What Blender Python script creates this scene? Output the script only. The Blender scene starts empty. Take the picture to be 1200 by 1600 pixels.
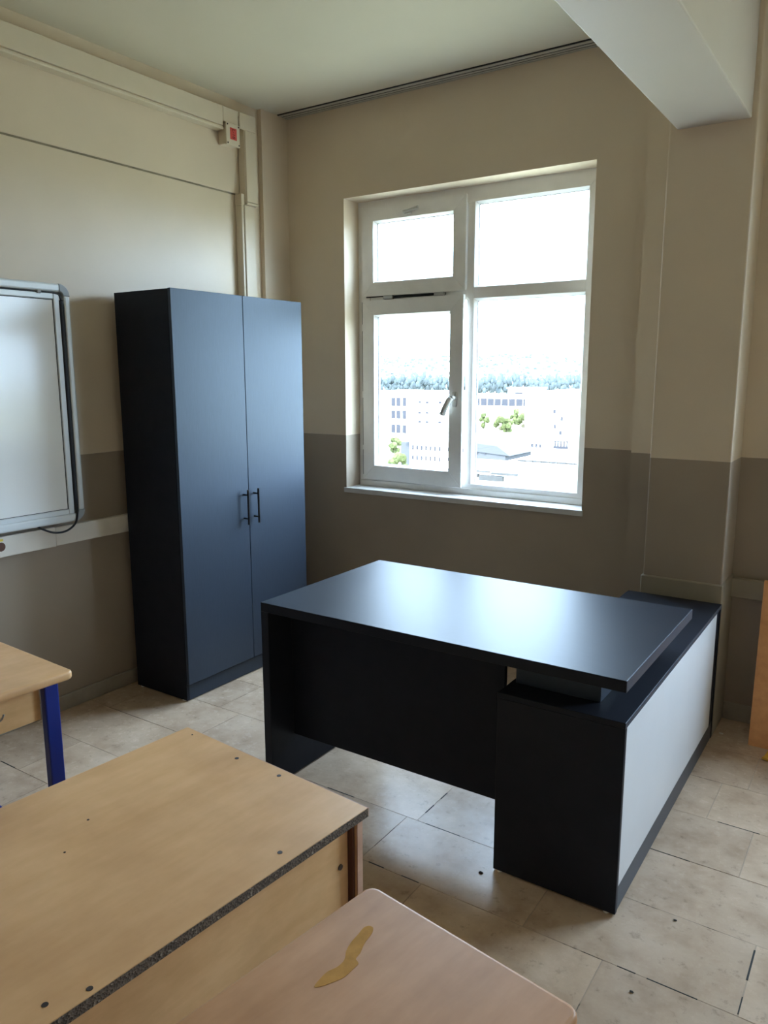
import bpy, bmesh, math, random
from mathutils import Matrix, Vector

random.seed(7)
scene = bpy.context.scene
COL = scene.collection

# ------------------------------------------------------------------ camera
cam_data = bpy.data.cameras.new("camera")
cam_data.sensor_fit = 'VERTICAL'
cam_data.sensor_height = 24.0
cam_data.lens = 24.0 * 1208.135 / 1600.0
cam_data.clip_start = 0.02
cam_data.clip_end = 3000
cam = bpy.data.objects.new("camera", cam_data)
COL.objects.link(cam)
R = ((0.831728247, 0.096808008, -0.546677540),
     (0.555179266, -0.148622368, 0.818344289),
     (-0.002026230, -0.984144096, -0.177359220))
cam.matrix_world = Matrix(((R[0][0], -R[0][1], -R[0][2], 0.0),
                           (R[1][0], -R[1][1], -R[1][2], 0.0),
                           (R[2][0], -R[2][1], -R[2][2], 1.612),
                           (0, 0, 0, 1)))
scene.camera = cam

# ------------------------------------------------------------------ world, sun, exposure
world = bpy.data.worlds.new("hazy_sky")
scene.world = world
world.use_nodes = True
wb = world.node_tree.nodes["Background"]
wb.inputs[0].default_value = (0.58, 0.76, 1.0, 1)
wb.inputs[1].default_value = 9.0

sun_d = bpy.data.lights.new("sun", 'SUN')
sun_d.energy = 6.0
sun_d.angle = 0.01
sun_d.color = (1.0, 0.95, 0.86)
sun = bpy.data.objects.new("sun", sun_d)
COL.objects.link(sun)
# high sun from behind the building: lights the town outside, never enters the windows
sun.rotation_euler = Vector((-0.35, 0.62, -0.75)).to_track_quat('-Z', 'Y').to_euler()

vs = scene.view_settings
vs.view_transform = 'Standard'
vs.look = 'None'
vs.exposure = 1.82
vs.gamma = 1.0
vs.use_curve_mapping = False
try:
    scene.cycles.max_bounces = 14
    scene.cycles.diffuse_bounces = 8
    scene.cycles.glossy_bounces = 5
    scene.cycles.transparent_max_bounces = 12
    scene.cycles.sample_clamp_indirect = 8.0
except Exception:
    pass


# ------------------------------------------------------------------ materials
def rgb(r, g, b):
    return (r, g, b, 1)


def new_mat(name):
    m = bpy.data.materials.new(name)
    m.use_nodes = True
    nt = m.node_tree
    return m, nt, nt.nodes["Principled BSDF"]


def setp(b, key, v):
    if key in b.inputs:
        b.inputs[key].default_value = v


def coords(nt, scale=(1, 1, 1)):
    geo = nt.nodes.new("ShaderNodeTexCoord")
    mp = nt.nodes.new("ShaderNodeMapping")
    mp.inputs["Scale"].default_value = scale
    nt.links.new(geo.outputs["Object"], mp.inputs["Vector"])
    return mp.outputs["Vector"]


def noise(nt, vec, scale, detail=4, rough=0.55):
    n = nt.nodes.new("ShaderNodeTexNoise")
    n.inputs["Scale"].default_value = scale
    n.inputs["Detail"].default_value = detail
    n.inputs["Roughness"].default_value = rough
    nt.links.new(vec, n.inputs["Vector"])
    return n


def ramp(nt, fac, stops):
    r = nt.nodes.new("ShaderNodeValToRGB")
    el = r.color_ramp.elements
    el[0].position, el[0].color = stops[0]
    el[1].position, el[1].color = stops[-1]
    for p, c in stops[1:-1]:
        e = el.new(p)
        e.color = c
    nt.links.new(fac, r.inputs["Fac"])
    return r


def bump(nt, bsdf, height, strength, dist=0.01):
    b = nt.nodes.new("ShaderNodeBump")
    b.inputs["Strength"].default_value = strength
    b.inputs["Distance"].default_value = dist
    nt.links.new(height, b.inputs["Height"])
    nt.links.new(b.outputs["Normal"], bsdf.inputs["Normal"])


def plain(name, c, rough=0.5, spec=0.5, metal=0.0, var=0.06, scale=6.0, bmp=0.0, bscale=60):
    m, nt, b = new_mat(name)
    v = coords(nt)
    n = noise(nt, v, scale)
    lo = tuple(x * (1 - var) for x in c) + (1,)
    hi = tuple(min(1, x * (1 + var)) for x in c) + (1,)
    r = ramp(nt, n.outputs["Fac"], [(0.3, lo), (0.7, hi)])
    nt.links.new(r.outputs["Color"], b.inputs["Base Color"])
    b.inputs["Roughness"].default_value = rough
    b.inputs["Metallic"].default_value = metal
    setp(b, "Specular IOR Level", spec)
    if bmp:
        n2 = noise(nt, v, bscale, 3)
        bump(nt, b, n2.outputs["Fac"], bmp, 0.004)
    return m


def wall_paint(name, up, low, zline, wob=0.004):
    """two-tone wall paint: pale above the line, taupe below it"""
    m, nt, b = new_mat(name)
    tc = nt.nodes.new("ShaderNodeTexCoord")
    sep = nt.nodes.new("ShaderNodeSeparateXYZ")
    nt.links.new(tc.outputs["Object"], sep.inputs[0])
    nw = noise(nt, tc.outputs["Object"], 5.0, 2)
    ma = nt.nodes.new("ShaderNodeMath")
    ma.operation = 'MULTIPLY_ADD'
    ma.inputs[1].default_value = wob
    nt.links.new(nw.outputs["Fac"], ma.inputs[0])
    nt.links.new(sep.outputs["Z"], ma.inputs[2])
    gt = nt.nodes.new("ShaderNodeMath")
    gt.operation = 'GREATER_THAN'
    gt.inputs[1].default_value = zline + wob * 0.5
    nt.links.new(ma.outputs[0], gt.inputs[0])
    n = noise(nt, tc.outputs["Object"], 2.2, 5)
    ru = ramp(nt, n.outputs["Fac"], [(0.3, tuple(x * 0.96 for x in up) + (1,)), (0.7, tuple(x * 1.03 for x in up) + (1,))])
    rl = ramp(nt, n.outputs["Fac"], [(0.3, tuple(x * 0.94 for x in low) + (1,)), (0.7, tuple(x * 1.05 for x in low) + (1,))])
    mix = nt.nodes.new("ShaderNodeMix")
    mix.data_type = 'RGBA'
    nt.links.new(gt.outputs[0], mix.inputs[0])
    nt.links.new(rl.outputs["Color"], mix.inputs[6])
    nt.links.new(ru.outputs["Color"], mix.inputs[7])
    nt.links.new(mix.outputs[2], b.inputs["Base Color"])
    b.inputs["Roughness"].default_value = 0.42
    setp(b, "Specular IOR Level", 0.4)
    n2 = noise(nt, tc.outputs["Object"], 14, 3)
    bump(nt, b, n2.outputs["Fac"], 0.10, 0.006)
    return m


def laminate(name, c, rough=0.33, spec=0.5, streak=0.10, ior=1.5):
    m, nt, b = new_mat(name)
    v = coords(nt, (1.2, 30, 1.2))
    n = noise(nt, v, 12, 4)
    lo = tuple(x * (1 - streak) for x in c) + (1,)
    hi = tuple(x * (1 + streak) for x in c) + (1,)
    r = ramp(nt, n.outputs["Fac"], [(0.3, lo), (0.7, hi)])
    nt.links.new(r.outputs["Color"], b.inputs["Base Color"])
    b.inputs["Roughness"].default_value = rough
    setp(b, "Specular IOR Level", spec)
    setp(b, "IOR", ior)
    setp(b, "Specular Tint", (0.68, 0.84, 1.0, 1))
    v2 = coords(nt)
    n2 = noise(nt, v2, 350, 2)
    bump(nt, b, n2.outputs["Fac"], 0.04, 0.001)
    return m


def beech(name, a, c, rough=0.42, sc=(3.0, 0.6, 3.0), stain=0.0):
    """beech laminate: long soft grain along y plus worn blotches"""
    m, nt, b = new_mat(name)
    v = coords(nt, sc)
    n = noise(nt, v, 9, 6, 0.6)
    r = ramp(nt, n.outputs["Fac"], [(0.32, a + (1,)), (0.68, c + (1,))])
    v2 = coords(nt, (1, 1, 1))
    n2 = noise(nt, v2, 3.5, 5, 0.6)
    r2 = ramp(nt, n2.outputs["Fac"], [(0.35, rgb(0.86, 0.82, 0.78)), (0.65, rgb(1.05, 1.05, 1.05))])
    mix = nt.nodes.new("ShaderNodeMix")
    mix.data_type = 'RGBA'
    mix.blend_type = 'MULTIPLY'
    mix.inputs[0].default_value = 1.0
    nt.links.new(r.outputs["Color"], mix.inputs[6])
    nt.links.new(r2.outputs["Color"], mix.inputs[7])
    nt.links.new(mix.outputs[2], b.inputs["Base Color"])
    b.inputs["Roughness"].default_value = rough
    setp(b, "Specular IOR Level", 0.32)
    n3 = noise(nt, v, 40, 3)
    bump(nt, b, n3.outputs["Fac"], 0.05, 0.002)
    return m


def chipboard(name):
    m, nt, b = new_mat(name)
    v = coords(nt)
    n = nt.nodes.new("ShaderNodeTexVoronoi")
    n.inputs["Scale"].default_value = 260
    nt.links.new(v, n.inputs["Vector"])
    sep = nt.nodes.new("ShaderNodeSeparateColor")
    nt.links.new(n.outputs["Color"], sep.inputs[0])
    r = ramp(nt, sep.outputs[0], [(0.0, rgb(0.06, 0.042, 0.028)), (0.6, rgb(0.115, 0.08, 0.053)), (0.93, rgb(0.17, 0.125, 0.085)), (1.0, rgb(0.34, 0.28, 0.21))])
    nt.links.new(r.outputs["Color"], b.inputs["Base Color"])
    b.inputs["Roughness"].default_value = 0.8
    bump(nt, b, n.outputs["Distance"], 0.6, 0.002)
    return m


def tile_mat(name):
    """beige limestone tile, each tile shifted a little in tone, with scuffs and hairlines"""
    m, nt, b = new_mat(name)
    tc = nt.nodes.new("ShaderNodeTexCoord")
    oi = nt.nodes.new("ShaderNodeObjectInfo")
    geo = nt.nodes.new("ShaderNodeNewGeometry")
    n = noise(nt, geo.outputs["Position"], 5.5, 7, 0.62)
    r = ramp(nt, n.outputs["Fac"], [(0.28, rgb(0.43, 0.31, 0.22)), (0.5, rgb(0.565, 0.43, 0.32)), (0.72, rgb(0.67, 0.53, 0.41))])
    n2 = noise(nt, geo.outputs["Position"], 23, 6, 0.7)
    r2 = ramp(nt, n2.outputs["Fac"], [(0.30, rgb(0.62, 0.60, 0.58)), (0.42, rgb(1, 1, 1)), (0.75, rgb(1.04, 1.03, 1.02))])
    mul = nt.nodes.new("ShaderNodeMix")
    mul.data_type = 'RGBA'
    mul.blend_type = 'MULTIPLY'
    mul.inputs[0].default_value = 0.8
    nt.links.new(r.outputs["Color"], mul.inputs[6])
    nt.links.new(r2.outputs["Color"], mul.inputs[7])
    rr = ramp(nt, oi.outputs["Random"], [(0.0, rgb(0.88, 0.87, 0.86)), (1.0, rgb(1.06, 1.05, 1.03))])
    mul2 = nt.nodes.new("ShaderNodeMix")
    mul2.data_type = 'RGBA'
    mul2.blend_type = 'MULTIPLY'
    mul2.inputs[0].default_value = 1.0
    nt.links.new(mul.outputs[2], mul2.inputs[6])
    nt.links.new(rr.outputs["Color"], mul2.inputs[7])
    nt.links.new(mul2.outputs[2], b.inputs["Base Color"])
    rg = nt.nodes.new("ShaderNodeMapRange")
    rg.inputs[3].default_value = 0.18
    rg.inputs[4].default_value = 0.34
    nt.links.new(n2.outputs["Fac"], rg.inputs[0])
    nt.links.new(rg.outputs[0], b.inputs["Roughness"])
    setp(b, "IOR", 1.2)
    setp(b, "Specular IOR Level", 0.5)
    setp(b, "Specular Tint", (0.6, 0.78, 1.0, 1))
    bump(nt, b, n2.outputs["Fac"], 0.12, 0.004)
    return m


def grout_mat(name):
    m, nt, b = new_mat(name)
    v = coords(nt)
    n = noise(nt, v, 4.2, 5, 0.7)
    r = ramp(nt, n.outputs["Fac"], [(0.40, rgb(0.012, 0.011, 0.010)), (0.45, rgb(0.40, 0.31, 0.23)), (0.8, rgb(0.50, 0.40, 0.30))])
    nt.links.new(r.outputs["Color"], b.inputs["Base Color"])
    b.inputs["Roughness"].default_value = 0.8
    return m


def glass_mat(name):
    m = bpy.data.materials.new(name)
    m.use_nodes = True
    nt = m.node_tree
    nt.nodes.clear()
    out = nt.nodes.new("ShaderNodeOutputMaterial")
    tr = nt.nodes.new("ShaderNodeBsdfTransparent")
    tr.inputs[0].default_value = (0.95, 0.97, 0.96, 1)
    gl = nt.nodes.new("ShaderNodeBsdfGlossy")
    gl.inputs["Roughness"].default_value = 0.02
    fr = nt.nodes.new("ShaderNodeFresnel")
    # same reflectance on both faces of the thin pane
    ge = nt.nodes.new("ShaderNodeNewGeometry")
    mr = nt.nodes.new("ShaderNodeMapRange")
    mr.inputs[3].default_value = 1.40
    mr.inputs[4].default_value = 1.0 / 1.40
    nt.links.new(ge.outputs["Backfacing"], mr.inputs[0])
    nt.links.new(mr.outputs[0], fr.inputs[0])
    mx = nt.nodes.new("ShaderNodeMixShader")
    nt.links.new(fr.outputs[0], mx.inputs[0])
    nt.links.new(tr.outputs[0], mx.inputs[1])
    nt.links.new(gl.outputs[0], mx.inputs[2])
    nt.links.new(mx.outputs[0], out.inputs[0])
    return m


UP = (0.71, 0.60, 0.465)
LOW = (0.36, 0.295, 0.23)
M = {}
M['wall'] = wall_paint("two_tone_wall_paint", UP, LOW, 1.237)
M['wall_left'] = wall_paint("left_wall_paint", UP, LOW, 1.228)
M['ceiling'] = plain("ceiling_paint", (0.665, 0.615, 0.50), 0.75, 0.3, var=0.03, scale=1.5, bmp=0.05, bscale=9)
M['beam'] = plain("beam_paint", (0.61, 0.555, 0.50), 0.6, 0.3, var=0.03, scale=2, bmp=0.06, bscale=10)
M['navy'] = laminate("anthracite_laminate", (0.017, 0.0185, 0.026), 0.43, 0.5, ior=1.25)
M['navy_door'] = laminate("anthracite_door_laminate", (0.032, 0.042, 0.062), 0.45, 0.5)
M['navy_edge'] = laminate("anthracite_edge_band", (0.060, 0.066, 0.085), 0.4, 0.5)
M['panel_white'] = plain("pale_grey_laminate", (0.72, 0.73, 0.75), 0.42, 0.4, var=0.015)
M['black_metal'] = plain("black_metal", (0.012, 0.013, 0.016), 0.38, 0.5)
M['pvc'] = plain("aged_white_pvc", (0.86, 0.85, 0.83), 0.35, 0.5, var=0.04, scale=9)
M['pvc_bead'] = plain("pvc_bead", (0.82, 0.82, 0.82), 0.3, 0.5, var=0.03)
M['gasket'] = plain("black_gasket", (0.015, 0.015, 0.015), 0.6)
M['sill'] = plain("sill_marble", (0.58, 0.57, 0.55), 0.3, 0.5, var=0.06, scale=14)
M['steel'] = plain("steel", (0.45, 0.45, 0.45), 0.35, 0.5, 0.9)
M['handle_pvc'] = plain("handle_grey", (0.50, 0.49, 0.46), 0.35)
M['glass'] = glass_mat("window_glass")
M['trunk'] = plain("cream_trunking", (0.68, 0.59, 0.46), 0.42, 0.5, var=0.03)
M['trunk_white'] = plain("white_trunking", (0.76, 0.70, 0.62), 0.4, 0.5, var=0.03)
M['box'] = plain("cream_junction_box", (0.70, 0.61, 0.48), 0.4)
M['red'] = plain("red_label", (0.62, 0.085, 0.07), 0.5, var=0.1, scale=40)
M['ink'] = plain("dark_ink", (0.06, 0.01, 0.012), 0.6)
M['board_white'] = plain("whiteboard_enamel", (0.86, 0.86, 0.84), 0.13, 0.5, var=0.02, scale=2)
M['alu'] = plain("aluminium", (0.70, 0.73, 0.74), 0.35, 0.5, 0.2, var=0.03)
M['corner'] = plain("grey_corner_plastic", (0.34, 0.36, 0.37), 0.45)
M['rubber'] = plain("black_rubber", (0.008, 0.008, 0.012), 0.5)
M['sticker'] = plain("yellow_sticker", (0.75, 0.58, 0.06), 0.5)
M['beech'] = beech("beech_laminate", (0.55, 0.33, 0.16), (0.63, 0.39, 0.20))
M['beech_pale'] = beech("pale_beech_laminate", (0.69, 0.40, 0.185), (0.76, 0.46, 0.23))
M['beech_apron'] = beech("beech_apron", (0.70, 0.42, 0.19), (0.80, 0.51, 0.25), sc=(1, 0.7, 3))
M['beech_gloss'] = beech("varnished_beech", (0.47, 0.235, 0.105), (0.56, 0.295, 0.145), 0.46)
M['beech_edge'] = beech("pink_beech_edge", (0.48, 0.29, 0.20), (0.58, 0.37, 0.27))
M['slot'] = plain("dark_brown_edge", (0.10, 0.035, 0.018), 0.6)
M['chip'] = chipboard("raw_chipboard")
M['blue'] = plain("blue_enamel", (0.005, 0.022, 0.22), 0.4, 0.5)
M['screw'] = plain("dark_screw", (0.035, 0.022, 0.018), 0.5, 0.5)
M['glue'] = plain("dried_glue", (0.48, 0.235, 0.06), 0.14, 0.6, var=0.15, scale=40)
M['mdf'] = beech("orange_board", (0.70, 0.33, 0.13), (0.80, 0.40, 0.165), 0.5)
M['yellow'] = plain("yellow_plastic", (0.62, 0.34, 0.03), 0.45)
M['tile'] = tile_mat("limestone_tile")
M['grout'] = grout_mat("floor_joint")
M['rail'] = plain("rail_plastic", (0.52, 0.50, 0.44), 0.45)
M['slot_shade'] = plain("rail_slot_shade", (0.02, 0.02, 0.018), 0.7)
M['skirting'] = plain("stone_skirting", (0.36, 0.32, 0.26), 0.5, var=0.2, scale=7)
M['plinth_paint'] = plain("grey_green_plinth_paint", (0.33, 0.285, 0.215), 0.45, var=0.05)
M['ledge_shade'] = plain("ledge_shadow_paint", (0.24, 0.20, 0.14), 0.8, var=0.3, scale=12)
M['debris'] = plain("debris", (0.03, 0.028, 0.025), 0.8)
M['chalk'] = plain("plaster_crumb", (0.6, 0.57, 0.5), 0.8)
# outside
M['o_white'] = plain("rendered_white", (0.80, 0.79, 0.77), 0.8, 0.0, var=0.03, scale=0.2)
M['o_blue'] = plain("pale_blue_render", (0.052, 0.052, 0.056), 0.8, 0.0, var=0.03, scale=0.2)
M['o_win'] = plain("far_window_glass", (0.032, 0.032, 0.038), 0.3, 0.0, var=0.1)
M['o_roof'] = plain("grey_roof_sheet", (0.040, 0.039, 0.038), 0.6, 0.0, var=0.2, scale=2)
M['o_ground'] = plain("dry_ground", (0.27, 0.255, 0.18), 0.9, 0.0, var=0.1, scale=0.05)
M['o_hill'] = plain("dry_hillside", (0.55, 0.55, 0.46), 0.9, 0.0, var=0.2, scale=0.04)
M['o_leaf'] = plain("tree_leaves", (0.052, 0.060, 0.026), 0.8, 0.0, var=0.35, scale=1.2)
M['o_far_leaf'] = plain("pine_needles", (0.050, 0.060, 0.064), 0.9, 0.0, var=0.3, scale=0.5)
M['o_bark'] = plain("bark", (0.10, 0.08, 0.06), 0.9)


# ------------------------------------------------------------------ geometry helpers
def bx(bm, x0, x1, y0, y1, z0, z1, bev=0.0, seg=1):
    r = bmesh.ops.create_cube(bm, size=1.0)
    vs_ = r['verts']
    sx, sy, sz = abs(x1 - x0), abs(y1 - y0), abs(z1 - z0)
    for v in vs_:
        v.co = Vector(((x0 + x1) / 2 + v.co.x * sx, (y0 + y1) / 2 + v.co.y * sy, (z0 + z1) / 2 + v.co.z * sz))
    if bev > 0:
        ed = list({e for v in vs_ for e in v.link_edges})
        bmesh.ops.bevel(bm, geom=ed, offset=min(bev, sx * 0.45, sy * 0.45, sz * 0.45), segments=seg, profile=0.5, affect='EDGES')
    return bm


def box(x0, x1, y0, y1, z0, z1, bev=0.0, seg=1):
    return bx(bmesh.new(), x0, x1, y0, y1, z0, z1, bev, seg)


def cyl(bm, p0, p1, r0, r1=None, n=16, caps=True):
    p0, p1 = Vector(p0), Vector(p1)
    r1 = r0 if r1 is None else r1
    d = (p1 - p0)
    q = d.to_track_quat('Z', 'Y').to_matrix()
    a, b_ = [], []
    for i in range(n):
        t = 2 * math.pi * i / n
        o = q @ Vector((math.cos(t), math.sin(t), 0))
        a.append(bm.verts.new(p0 + o * r0))
        b_.append(bm.verts.new(p1 + o * r1))
    for i in range(n):
        j = (i + 1) % n
        bm.faces.new((a[i], a[j], b_[j], b_[i]))
    if caps:
        bm.faces.new(list(reversed(a)))
        bm.faces.new(b_)
    return bm


def tube(bm, pts, r, n=10):
    pts = [Vector(p) for p in pts]
    rings = []
    up = Vector((0.3, 0.2, 1)).normalized()
    for i, p in enumerate(pts):
        t = (pts[min(i + 1, len(pts) - 1)] - pts[max(i - 1, 0)]).normalized()
        s = t.cross(up)
        if s.length < 1e-3:
            s = t.cross(Vector((1, 0, 0)))
        s.normalize()
        u = s.cross(t).normalized()
        rings.append([bm.verts.new(p + (s * math.cos(2 * math.pi * k / n) + u * math.sin(2 * math.pi * k / n)) * r) for k in range(n)])
    for a, b_ in zip(rings[:-1], rings[1:]):
        for k in range(n):
            bm.faces.new((a[k], a[(k + 1) % n], b_[(k + 1) % n], b_[k]))
    bm.faces.new(list(reversed(rings[0])))
    bm.faces.new(rings[-1])
    return bm


def prism(bm, poly, z0, z1, bev=0.0, seg=2, axis='Z', flip=False):
    """extrude a polygon; axis Z: poly in xy; axis X: poly in yz, extruded along x"""
    def P(a, b_, h):
        if axis == 'Z':
            return Vector((a, b_, h))
        if axis == 'X':
            return Vector((h, a, b_))
        return Vector((a, h, b_))
    lo = [bm.verts.new(P(a, b_, z0)) for a, b_ in poly]
    hi = [bm.verts.new(P(a, b_, z1)) for a, b_ in poly]
    n = len(poly)
    f1 = bm.faces.new(list(reversed(lo)))
    f2 = bm.faces.new(hi)
    fs = [bm.faces.new((lo[i], lo[(i + 1) % n], hi[(i + 1) % n], hi[i])) for i in range(n)]
    bmesh.ops.recalc_face_normals(bm, faces=[f1, f2] + fs)
    if bev > 0:
        ed = list(set(f1.edges) | set(f2.edges))
        bmesh.ops.bevel(bm, geom=ed, offset=bev, segments=seg, profile=0.5, affect='EDGES')
    return bm


def round_rect(x0, x1, y0, y1, r, n=6):
    pts = []
    for cx, cy, a0 in ((x1 - r, y1 - r, 0), (x0 + r, y1 - r, 90), (x0 + r, y0 + r, 180), (x1 - r, y0 + r, 270)):
        for i in range(n + 1):
            t = math.radians(a0 + 90 * i / n)
            pts.append((cx + r * math.cos(t), cy + r * math.sin(t)))
    return pts


def obj(name, bm, mat, parent=None, off=None, smooth=False):
    me = bpy.data.meshes.new(name)
    if off is not None:
        bmesh.ops.translate(bm, verts=bm.verts, vec=-Vector(off))
    bmesh.ops.recalc_face_normals(bm, faces=bm.faces)
    bm.to_mesh(me)
    bm.free()
    if smooth:
        for p in me.polygons:
            p.use_smooth = True
    me.materials.append(M[mat] if isinstance(mat, str) else mat)
    o = bpy.data.objects.new(name, me)
    COL.objects.link(o)
    if parent is not None:
        o.parent = parent
    return o


def thing(name, label, cat, loc=(0, 0, 0), rz=0.0, group=None):
    o = bpy.data.objects.new(name, None)
    o.empty_display_size = 0.05
    COL.objects.link(o)
    o.location = loc
    o.rotation_euler = (0, 0, rz)
    o['label'] = label
    o['category'] = cat
    if group:
        o['group'] = group
    return o


def tag(o, label, cat, group=None):
    o['label'] = label
    o['category'] = cat
    if group:
        o['group'] = group
    return o


def struct(o, label=None, cat=None):
    o['kind'] = 'structure'
    if label:
        o['label'] = label
        o['category'] = cat
    return o


# ------------------------------------------------------------------ room shell
XL = -3.262          # left wall
YW = 3.80            # window wall
XR = 2.10
YB = -2.40
ZC = 3.10
YO = 4.08            # outer face of the window wall
Z0, Z1 = 0.917, 2.603
WINX = [(-2.815, -1.323), (-0.12, 1.37)]

# floor: joint bed plus limestone tiles laid in running rows
floor = struct(obj("floor", box(XL - 0.2, XR + 0.2, YB - 0.2, YO, -0.20, -0.0012), 'grout'), "beige limestone tile floor with dark broken joints", "floor")
rows = {}
ystart = 1.618 - 0.298 * 17
ys = [ystart + 0.298 * i for i in range(26)]
fixed = {1.618: -1.139, 1.916: -0.203, 2.214: -1.336, 3.108: -0.365}
tile_mesh = None
TL = 0.588


def make_tile(w, d):
    bm = bmesh.new()
    bx(bm, -w / 2, w / 2, -d / 2, d / 2, -0.004, 0.0)
    for v in bm.verts:
        if v.co.z > -0.001:
            v.co.x *= (w - 0.0016) / w
            v.co.y *= (d - 0.0016) / d
    return bm


tile_cache = {}
rt = random.Random(3)
for y0 in ys:
    y1 = y0 + 0.298
    a, b_ = max(y0, YB), min(y1, YW)
    if b_ - a < 0.03:
        continue
    xo = None
    for k in fixed:
        if abs(k - y0) < 0.02:
            xo = fixed[k]
    if xo is None:
        xo = rt.uniform(-0.3, 0.3)
    x = xo - TL * 30
    while x < XR:
        xa, xb = max(x, XL), min(x + TL, XR)
        if xb - xa > 0.03:
            w, d = round(xb - xa - 0.0018, 4), round(b_ - a - 0.0018, 4)
            key = (w, d)
            if key not in tile_cache:
                o = obj("tile", make_tile(w, d), 'tile', floor)
                tile_cache[key] = o.data
            else:
                o = bpy.data.objects.new("tile", tile_cache[key])
                COL.objects.link(o)
                o.parent = floor
            o.location = ((xa + xb) / 2, (a + b_) / 2, rt.uniform(-0.0006, 0.0004))
            o.rotation_euler = (rt.uniform(-0.0012, 0.0012), rt.uniform(-0.0008, 0.0008), 0)
        x += TL

# broken joints where the filler is gone
for (xa, xb, ya, yb) in ((-1.345, -1.285, 1.914, 1.919), (-1.215, -1.150, 1.915, 1.918), (-0.206, -0.201, 2.06, 2.19), (-0.205, -0.202, 1.925, 1.99), (-0.51, -0.46, 1.915, 1.918),
                         (-0.43, -0.30, 1.915, 1.918), (-1.338, -1.334, 2.275, 2.335), (-1.338, -1.334, 2.39, 2.44), (-3.03, -2.93, 1.617, 1.621), (-1.30, -1.16, 2.213, 2.216), (-2.20, -2.05, 1.915, 1.918),
                         (-0.60, -0.45, 2.512, 2.514), (-0.42, -0.28, 2.810, 2.813), (-1.75, -1.62, 2.213, 2.216)):
    obj("joint_gap", box(xa, xb, ya, yb, -0.002, 0.0006), 'debris', floor)

struct(obj("ceiling", box(XL - 0.2, XR + 0.2, YB - 0.2, YO, ZC, ZC + 0.25), 'ceiling'), "off-white painted plaster ceiling", "ceiling")

# left wall; the ring beam above z=2.61 stands a little proud of the masonry
bm = box(XL - 0.2, XL, YB - 0.2, YO, -0.2, ZC + 0.05)
struct(obj("wall_left", bm, 'wall_left'), "cream over taupe left wall behind the wardrobe", "wall")
bm = bmesh.new()
prism(bm, [(XL - 0.005, 2.608), (XL + 0.0085, 2.608), (XL + 0.0098, 2.612), (XL + 0.0098, ZC), (XL - 0.005, ZC)], YB, 3.396, axis='Y')
tr1 = struct(obj("trim_1", bm, 'wall_left'), "shallow plaster ledge running along the top of the left wall", "wall band")
obj("ledge_shadow_line", box(XL - 0.002, XL + 0.003, YB, 3.372, 2.600, 2.608), 'ledge_shade', tr1)  # dark strip paints the shadow line under the ledge
bm = box(XL - 0.01, XL + 0.030, 3.575, YW + 0.01, 0, ZC)
struct(obj("trim_2", bm, 'wall_left'), "narrow cream corner pilaster beside the wall trunking", "pilaster")
# right and rear wall (out of the picture, close the room)
struct(obj("wall_right", box(XR, XR + 0.2, YB - 0.2, YO, -0.2, ZC + 0.05), 'wall'), "plain right wall outside the picture", "wall")
struct(obj("wall_front", box(XL - 0.2, XR + 0.2, YB - 0.2, YB, -0.2, ZC + 0.05), 'wall'), "plain rear wall behind the camera", "wall")

# window wall with its openings
bm = bmesh.new()
xe = [XL - 0.2]
for a, b_ in WINX:
    xe += [a, b_]
xe.append(XR + 0.2)
YBEY = 3.75
for i in range(0, len(xe), 2):
    x0, x1 = xe[i], xe[i + 1]
    if i == 0:
        bx(bm, x0, x1, YW, YO, -0.2, ZC + 0.05)
    elif i == 2:
        bx(bm, x0, -0.75, YW, YO, -0.2, ZC + 0.05)
        bx(bm, -0.75, x1, YBEY, YO, -0.2, ZC + 0.05)
    else:
        bx(bm, x0, x1, YBEY, YO, -0.2, ZC + 0.05)
for k, (a, b_) in enumerate(WINX):
    yy = YW if k == 0 else YBEY
    bx(bm, a, b_, yy, YO, -0.2, Z0 - 0.03)
    bx(bm, a, b_, yy, YO, Z1, ZC + 0.05)
struct(obj("wall_back", bm, 'wall'), "cream over taupe wall that holds the window", "wall")
# stepped strip and pillar
struct(obj("trim_3", box(-1.056, -0.90, 3.69, YW + 0.02, 0, ZC), 'wall', None), "narrow stepped wall strip left of the pillar", "pilaster")
bm = box(-0.921, -0.585, 3.511, YW + 0.02, 0.0, ZC, 0.006, 2)
struct(obj("pillar", bm, 'wall'), "wide cream over taupe pillar beneath the ceiling beam", "pillar")
bm = box(-0.930, -0.576, 3.502, YW + 0.01, 0.0, 0.702, 0.005, 1)
struct(obj("trim_4", bm, 'plinth_paint'), "slightly thicker painted foot of the pillar", "plinth")
bm = box(-0.888, -0.607, YB, 3.513, 2.592, ZC + 0.02, 0.006, 2)
struct(obj("beam", bm, 'beam'), "white ceiling beam running from the pillar towards the viewer", "beam")

# skirtings
struct(obj("baseboard_left", box(XL, XL + 0.012, YB, 3.575, 0.0, 0.075, 0.003), 'skirting'), "stained stone skirting along the left wall", "skirting")
struct(obj("baseboard_back", box(XL + 0.03, -1.056, YW - 0.012, YW, 0.0, 0.075, 0.003), 'skirting'), "stone skirting below the window", "skirting")
struct(obj("baseboard_right", box(-0.576, XR, YBEY - 0.012, YBEY, 0.0, 0.085, 0.003), 'skirting'), "dark stone skirting right of the pillar", "skirting")


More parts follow.
